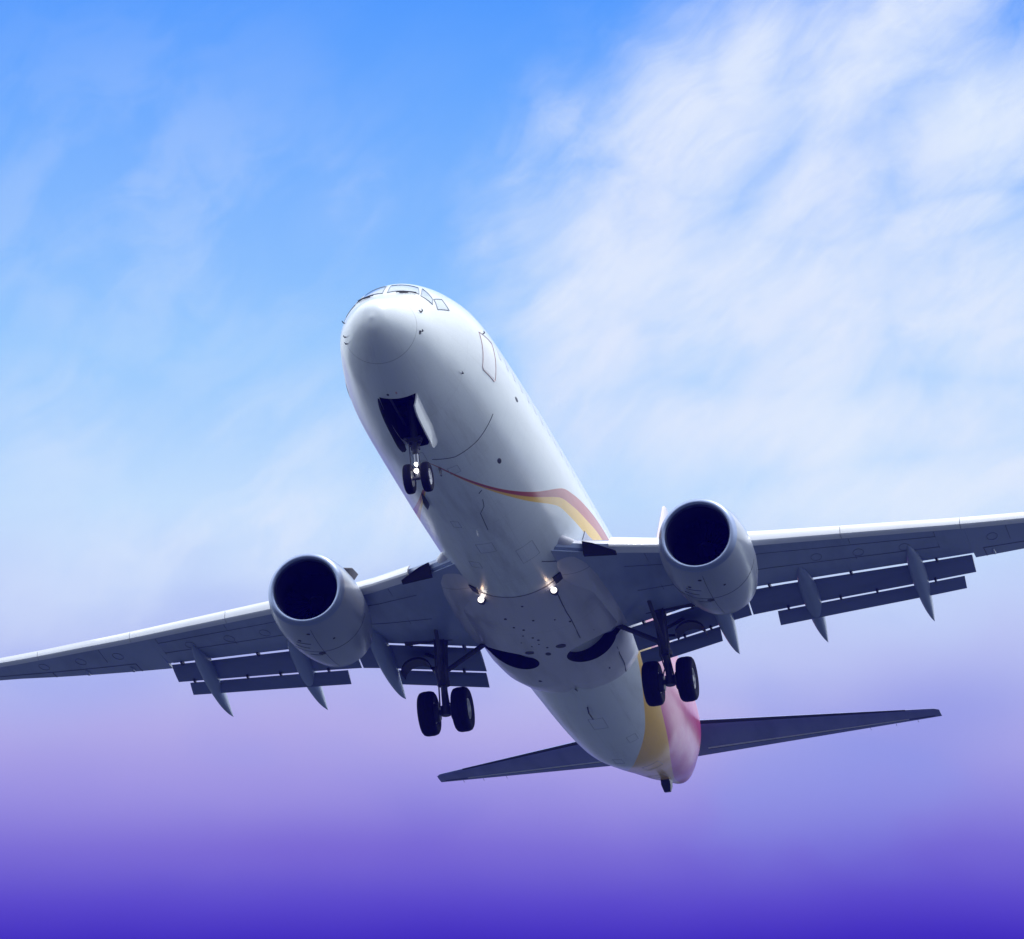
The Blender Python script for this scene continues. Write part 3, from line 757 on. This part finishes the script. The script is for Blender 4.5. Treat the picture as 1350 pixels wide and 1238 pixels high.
# ------------------------------------------------------------ belly fairing
def fair_sec(x_):
    W = pw([(15, 1.93), (17, 2.0), (20.6, 2.02), (21.6, 1.94), (22.3, 1.76), (22.7, 1.5), (22.9, 1.2)], x_)
    B = pw([(15, -2.10), (17, -2.19), (20.3, -2.22), (21.4, -2.16), (22.2, -2.04), (22.7, -1.86), (22.9, -1.7)], x_)
    zt = -.55; out = []
    fb = max(0, min(1, (x_ - 15.0) / 1.6)); fb = fb * fb * (3 - 2 * fb)
    top, bot, hw, zc = fus(x_); off = -.03 if x_ < 15.0 else .016
    for j in range(97):
        a = math.pi * j / 96; c, q = math.cos(a), math.sin(a); e = .84
        dip = .07 * math.exp(-((a - math.pi / 2) / .08) ** 2) * max(0, min(1, (x_ - 20.9) / 1.2))
        P1 = Vector((x_, W * math.copysign(abs(c) ** e, c), zt + (B - zt) * q ** e + dip))
        aa = RAD(lerp(18, 162, j / 96)); P0 = Vector((x_, (hw + off) * math.cos(aa), zc - (zc - bot + off) * math.sin(aa)))
        out.append(tuple(P0.lerp(P1, fb)))
    return out + [(x_, -W * .8, zt + .05), (x_, W * .8, zt + .05)]
fx = [14.98, 15.0, 15.03] + [15.1 + .12 * i for i in range(61)] + [22.4, 22.5, 22.6, 22.7, 22.78, 22.84, 22.88, 22.9]
fx = sorted(set(round(q, 3) for q in fx))
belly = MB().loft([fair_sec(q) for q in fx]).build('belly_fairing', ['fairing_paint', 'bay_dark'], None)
cuts = []
for s in (1, -1):
    m_ = MB(); P = []
    for j in range(40):
        a = 2 * math.pi * j / 40; P.append((19.25 + .62 * math.cos(a), s * (1.0 + .64 * math.sin(a))))
    m_.loft([[(a, b, -2.6) for a, b in P], [(a, b, -1.25) for a, b in P]])
    cuts.append(m_.build('cutter', ['bay_dark'], None, smooth=False))
    Q = [(18.95, 1.45), (19.0, 2.6), (19.42, 2.6), (19.45, 1.45)]
    m_ = MB().loft([[(a, b * s, -2.6) for a, b in Q], [(a, b * s, -1.2) for a, b in Q]])
    cuts.append(m_.build('cutter', ['bay_dark'], None, smooth=False))
boolean_cut(belly, cuts)
belly.parent = root
belly.data.polygons.foreach_set('use_smooth', [True] * len(belly.data.polygons)); belly.data.set_sharp_from_angle(angle=RAD(35))
def fz(x_, y_):
    sec = fair_sec(x_); best = min(sec[:97], key=lambda p: abs(p[1] - y_)); return best[2]
for x_, y_, r in ((16.2, .55, .035), (16.7, .45, .03), (16.9, .25, .035), (17.3, .35, .025), (17.5, .15, .03), (17.7, .05, .035), (18.1, .3, .02), (16.4, -.1, .03), (15.6, 0, .03), (18.3, -.05, .03), (17.0, -.9, .03), (18.2, -1.25, .03), (20.8, .65, .05), (20.9, -1.1, .05), (17.8, 0.5, .02), (18.0, .1, .02), (16.6, -.6, .02)):
    z0 = fz(x_, y_)
    MB().loft([[(x_ + r * 1.3 * math.cos(2 * math.pi * j / 10), y_ + r * math.sin(2 * math.pi * j / 10), z0 + q) for j in range(10)] for q in (.02, -.006)]).build('drain_hole', ['black_part'], belly)
for x_, y_, rx, ry in ((18.55, .42, .10, .14), (18.75, .02, .10, .07), (18.35, -.38, .12, .13)):
    z0 = fz(x_, y_); MB().loft([[(x_ + rx * math.cos(2 * math.pi * j / 20), y_ + ry * math.sin(2 * math.pi * j / 20), z0 + q) for j in range(20)] for q in (.03, -.008)]).build('ram_air_outlet', ['black_part'], belly)
for line in ([(15.05, -1.62), (16.2, -1.66), (17.6, -1.80), (18.7, -1.93)], [(15.05, 1.62), (16.2, 1.66), (17.6, 1.80), (18.7, 1.93)], [(15.5, -.9), (16.9, -.95), (18.4, -.9)], [(20.0, -1.5), (21.2, -1.45), (22.3, -1.3)]):
    P = []
    for (a, b), (c, d_) in zip(line, line[1:]):
        for q in range(8): X, Y = lerp(a, c, q / 8), lerp(b, d_, q / 8); P.append((X, Y, fz(X, Y) - .0))
    MB().tube(P, .013, 5).build('panel_joint', ['seal_dark'], belly)
m_ = MB(); m_.tube([(22.0, .0, -2.05), (22.7, 0, -1.92), (23.2, 0, -1.98)], .015, 6); m_.tube([(23.6, 0, -2.0), (23.75, 0, -2.12), (24.3, 0, -2.1)], .02, 6); m_.build('drain_mast', ['seal_dark'], belly)
# ram-air scoops beside the landing lights
for s in (1, -1):
    def sh(u, w, s=s):
        return 14.78 + .10 * w + u * lerp(.42, .50, w), 90 - s * lerp(30, 47, w)
    skin_patch('ram_air_inlet', 0, 1, 0, 1, 'black_part', 0.03, 4, 8, 0.05, belly, sh)
m_ = MB(); skin_line(m_, [(13.6, 120), (14.2, 129), (14.75, 133)], 0.013, 0.0); m_.build('panel_joint', ['seal_dark'], fuselage)
# wing-root fillets blending into the fuselage and lying on the inner lower skin
for s in (1, -1):
    rr = []
    for x_, y0, yr, zz, hu, hd in ((13.15, 1.22, .05, -1.16, .03, .05), (13.45, 1.25, .22, -1.18, .08, .14), (13.8, 1.28, .40, -1.22, .14, .22), (14.2, 1.28, .56, -1.24, .22, .30), (14.8, 1.28, .66, -1.26, .36, .34),
                           (15.6, 1.28, .72, -1.30, .36, .34), (17, 1.28, .76, -1.34, .34, .30), (18.2, 1.28, .76, -1.36, .28, .24), (19.3, 1.28, .70, -1.38, .2, .18)):
        rr.append([(x_, s * (y0 + yr * math.cos(a)), zz + (hu if math.sin(a) > 0 else hd) * math.copysign(abs(math.sin(a)) ** .8, math.sin(a))) for a in [2 * math.pi * j / 28 for j in range(28)]])
    f2 = []
    for (A, B) in zip(rr, rr[1:]):
        for q in range(6): f2.append([tuple(Vector(a).lerp(Vector(b), q / 6)) for a, b in zip(A, B)])
    f2.append(rr[-1])
    MB().loft(f2).build('wing_root_fairing', ['fairing_paint'], root, angle=50)
# landing lights in the wing-root, seen under the belly
for x_, y_, z_ in ((15.28, .95, -1.84), (15.22, -.88, -1.88)):
    h_ = MB().lathe([(.30, .04), (.1, .10), (0, .09), (.02, .075)], (x_, y_, z_), n=24).build('landing_light', ['gear_metal'], belly)
    MB().lathe([(.03, .072), (.0, .074), (-.03, .045), (-.035, .001)], (x_, y_, z_), n=24).build('lens', ['landing_glow'], h_)
    ld = bpy.data.lights.new('landing_lamp', 'POINT'); ld.energy = 0.6; ld.color = (1.0, .66, .42); ld.shadow_soft_size = .04
    lo_ = bpy.data.objects.new('landing_lamp', ld); COL.objects.link(lo_); lo_.parent = h_; lo_.location = (x_ - .26, y_, z_ - .02)

# ------------------------------------------------------------ engines
def engine(s):
    ox, oy, oz = 13.11, 4.83 * s, -1.76
    def ring(x_, r, squash=1.0, n=56):
        rr = []
        for j in range(n):
            a = 2 * math.pi * j / n; q = math.sin(a); c = math.cos(a)
            f_ = 1 - (1 - squash) * max(0, -q) ** 2
            rr.append((ox + x_, oy + r * c, oz + r * q * f_))
        return rr
    # outer cowl, thick at the lip, open at the rear
    out = [(.16, .955), (.35, 1.0), (.7, 1.055), (1.2, 1.085), (1.7, 1.085), (2.3, 1.05), (2.9, .975), (3.35, .89), (3.55, .845)]
    m_ = MB(); m_.loft([ring(a, r, .955) for a, r in out] + [ring(a, r) for a, r in ((3.55, .825), (3.0, .84), (2.6, .80))], True, False)
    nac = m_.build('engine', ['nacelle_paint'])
    lip = [(.16, .955), (.09, .93), (.03, .89), (.0, .845), (.02, .80), (.08, .775), (.16, .762)]
    MB().loft([ring(a, r, lerp(.955, 1, i / 6)) for i, (a, r) in enumerate(lip)], True, False).build('inlet_lip', ['bare_metal'], nac, angle=80)
    MB().loft([ring(a, r) for a, r in ((.16, .762), (.4, .755), (.9, .77), (1.5, .775))], True, False).build('inlet_duct', ['inlet_dark'], nac)
    # fan
    m_ = MB(); m_.lathe([(.0, .775), (.05, .775)], (ox + 1.35, oy, oz), n=48)
    for j in range(24):
        a = 2 * math.pi * j / 24; pts = []
        for r, tw, ch in ((.22, 20, .22), (.5, 42, .2), (.765, 62, .2)):
            e = Vector((0, math.cos(a), math.sin(a))); t = Vector((0, -math.sin(a), math.cos(a)))
            d = Vector((math.cos(RAD(tw)), 0, 0)) + t * math.sin(RAD(tw)) * s; c = Vector((ox + 1.15, oy, oz)) + e * r
            n_ = d.cross(e).normalized() * .008
            pts.append([c - d * ch / 2, c + n_, c + d * ch / 2, c - n_])
        m_.loft(pts)
    m_.build('fan', ['fan_blade'], nac)
    MB().lathe([(.0, .005), (.1, .06), (.25, .14), (.42, .22), (.5, .225)], (ox + .72, oy, oz), n=32).build('spinner', ['fan_blade'], nac)
    MB().lathe([(2.5, .78), (3.2, .66), (3.9, .52), (4.35, .42), (4.34, .38), (3.8, .36)], (ox, oy, oz), n=40).build('core_cowl', ['nozzle_metal'], nac)
    MB().lathe([(3.6, .34), (4.3, .28), (4.75, .12), (4.9, .01)], (ox, oy, oz), n=32).build('exhaust_plug', ['nozzle_metal'], nac)
    # pylon
    rr = []
    for x_, hw_, z0, z1 in ((.95, .02, .95, 1.02), (1.3, .14, .8, 1.16), (2.0, .19, .7, 1.22), (2.9, .20, .6, 1.25), (3.6, .20, .2, 1.2), (4.6, .19, .35, 1.1), (5.6, .12, .65, 1.05), (6.1, .02, .85, 1.0)):
        X = ox + x_; ring_ = []
        for j in range(14):
            a = 2 * math.pi * j / 14; ring_.append((X, oy + hw_ * math.cos(a), oz + (z0 + z1) / 2 + (z1 - z0) / 2 * math.sin(a)))
        rr.append(ring_)
    MB().loft(rr).build('pylon', ['nacelle_paint'], nac)
    # inboard strake
    a = RAD(42); e = Vector((0, -s * math.cos(a), math.sin(a))); t = Vector((0, -s * -math.sin(a), math.cos(a)))
    o = Vector((ox, oy, oz)); th_ = t * .014
    P = [o + Vector((.75, 0, 0)) + e * 1.03, o + Vector((1.25, 0, 0)) + e * 1.25, o + Vector((1.75, 0, 0)) + e * 1.28, o + Vector((1.85, 0, 0)) + e * 1.05]
    MB().loft([[p - th_ for p in P], [p + th_ for p in P]]).build('strake', ['black_part'], nac, smooth=False)
    # drains, latch lines and small vents underneath
    def cp(x_, ang, off=0.0):
        r = pw(out, x_); a_ = RAD(ang); q = math.sin(a_); f_ = 1 - .045 * max(0, -q) ** 2
        return Vector((ox + x_, oy + (r + off) * math.cos(a_), oz + (r + off) * q * f_))
    m_ = MB(); m_.tube([cp(x_, -90) for x_, _ in out[1:-1]], .006, 5)
    for xx, a0, a1 in ((1.72, -170, -10), ): m_.tube([cp(xx, lerp(a0, a1, q / 24)) for q in range(25)], .007, 5)
    for xx, a0, a1 in ((1.15, -80, -60), (1.45, -75, -55), (2.0, -85, -68)): m_.tube([cp(xx, lerp(a0, a1, q / 6)) for q in range(7)], .009, 5)
    m_.build('cowl_joint', ['seal_dark'], nac)
    for xx, an, rr_ in ((.55, -84, .035), (1.85, -86, .07), (1.0, -66, .035), (1.1, -112, .025)):
        c = cp(xx, an, -.02); dd = (cp(xx, an, .1) - c).normalized(); u_ = Vector((1, 0, 0)); w_ = dd.cross(u_)
        MB().loft([[c + dd * hh + u_ * rr_ * math.cos(2 * math.pi * j / 14) + w_ * rr_ * 1.3 * math.sin(2 * math.pi * j / 14) for j in range(14)] for hh in (0, .03)]).build('drain_vent', ['black_part'], nac)
engine(1); engine(-1)

# ------------------------------------------------------------ tail
def surf_ring(x0, x1, t, P):
    """airfoil ring in a chordwise frame; P(x, h) -> 3D"""
    up, lo = [], []
    for i in range(11):
        u = (i / 10) ** 1.6; y_ = t * (x1 - x0) * (1.48 * math.sqrt(u) - .63 * u - 1.76 * u * u + 1.42 * u ** 3 - .5 * u ** 4)
        up.append(P(lerp(x0, x1, u), y_)); lo.append(P(lerp(x0, x1, u), -y_))
    return up + lo[::-1][1:-1]
def hs(y): return pw([(.3, 34.55), (1.0, 35.0), (7.17, 38.8)], y), pw([(.3, 37.75), (7.17, 39.48)], y), 2.0 - math.tan(RAD(7)) * (7.17 - y)
for s in (1, -1):
    rr = []
    for y in (.3, 1, 2.5, 4.5, 6.6, 7.05, 7.17):
        a, b, z0 = hs(y)
        sh_ = .12 if y == 7.17 else 0
        rr.append(surf_ring(a + sh_, b - .001, .10 if y < 7.1 else .04, lambda X, H, y=y, z0=z0: (X, y * s, z0 + H)))
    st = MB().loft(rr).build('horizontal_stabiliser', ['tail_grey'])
    m_ = MB()
    def sp(y, fr, o=.004):
        a, b, z0 = hs(y); u = fr; t_ = .10 * (b - a) * (1.48 * math.sqrt(u) - .63 * u - 1.76 * u * u + 1.42 * u ** 3 - .5 * u ** 4)
        return (lerp(a, b, u), y * s, z0 - t_ - o)
    m_.loft([[sp(y, .70, .0), sp(y, .70, .014), sp(y, .745, .014), sp(y, .745, .0)] for y in (.9, 2.5, 4.5, 6.3)])
    m_.build('elevator_hinge_strip', ['door_white'], st)
    m_ = MB(); m_.tube([sp(y, .765, .002) for y in (.9, 2.5, 4.5, 6.3, 7.0)], .012, 5); m_.build('elevator_gap', ['cove_dark'], st)
    for y in (5.2, 5.9, 6.5): q_ = sp(y, 1.0); MB().tube([q_ + (Vector((0, 0, 0)) if isinstance(q_, Vector) else Vector()) if isinstance(q_, Vector) else Vector(q_), Vector(q_) + Vector((.16, 0, -.01))], .006, 5).build('static_wick', ['black_part'], st)
    MB().loft([[sp(y, .03 , .003), sp(y, .0 + .006, .012), (hs(y)[0] - .02, y * s, hs(y)[2]), sp(y, .02, -.02)] for y in (.9, 2.5, 4.5, 6.3)]).build('leading_edge_strip', ['cove_dark'], st)
# fin
rr = []
for z_, a, b in ((1.6, 30.2, 36.9), (2.2, 31.2, 37.2), (3.0, 32.6, 37.45), (6.0, 35.3, 38.3), (8.8, 38.05, 39.1), (8.92, 38.3, 39.1)):
    rr.append(surf_ring(a, b, .09, lambda X, H, z_=z_: (X, H, z_)))
fin = MB().loft(rr).build('vertical_stabiliser', ['fin_paint' if 'fin_paint' in MATS else 'red_paint'])
# tail skid and beacon
a = fpt(34.9, 90)
MB().loft([[(a.x - .25, -.11, a.z + .05), (a.x - .25, .11, a.z + .05), (a.x + .35, .13, a.z + .2), (a.x + .35, -.13, a.z + .2)], [(a.x - .05, -.13, a.z - .14), (a.x - .05, .13, a.z - .14), (a.x + .32, .12, a.z - .12), (a.x + .32, -.12, a.z - .12)], [(a.x + .12, -.09, a.z - .30), (a.x + .12, .09, a.z - .30), (a.x + .28, .08, a.z - .27), (a.x + .28, -.08, a.z - .27)]]).build('tail_skid', ['black_part'], fuselage, smooth=False)

# ------------------------------------------------------------ blue volume added to lift the dark tones to navy
hm = bpy.data.materials.new('added_haze'); hm.use_nodes = True
ht = hm.node_tree; ht.nodes.clear()
pv = ht.nodes.new('ShaderNodeVolumePrincipled'); ho = ht.nodes.new('ShaderNodeOutputMaterial')
pv.inputs['Color'].default_value = (0.03, 0.02, 1.0, 1); pv.inputs['Density'].default_value = 0.00022; pv.inputs['Anisotropy'].default_value = 0.0
ht.links.new(pv.outputs[0], ho.inputs['Volume'])
MATS['added_haze'] = hm
hz = MB().box((0, 120, 34.0), (120, 300, 72.0)).build('added_haze', ['added_haze'], None, smooth=False)
hz['kind'] = 'stuff'; hz['label'] = 'thin blue volume added to tint dark tones navy'
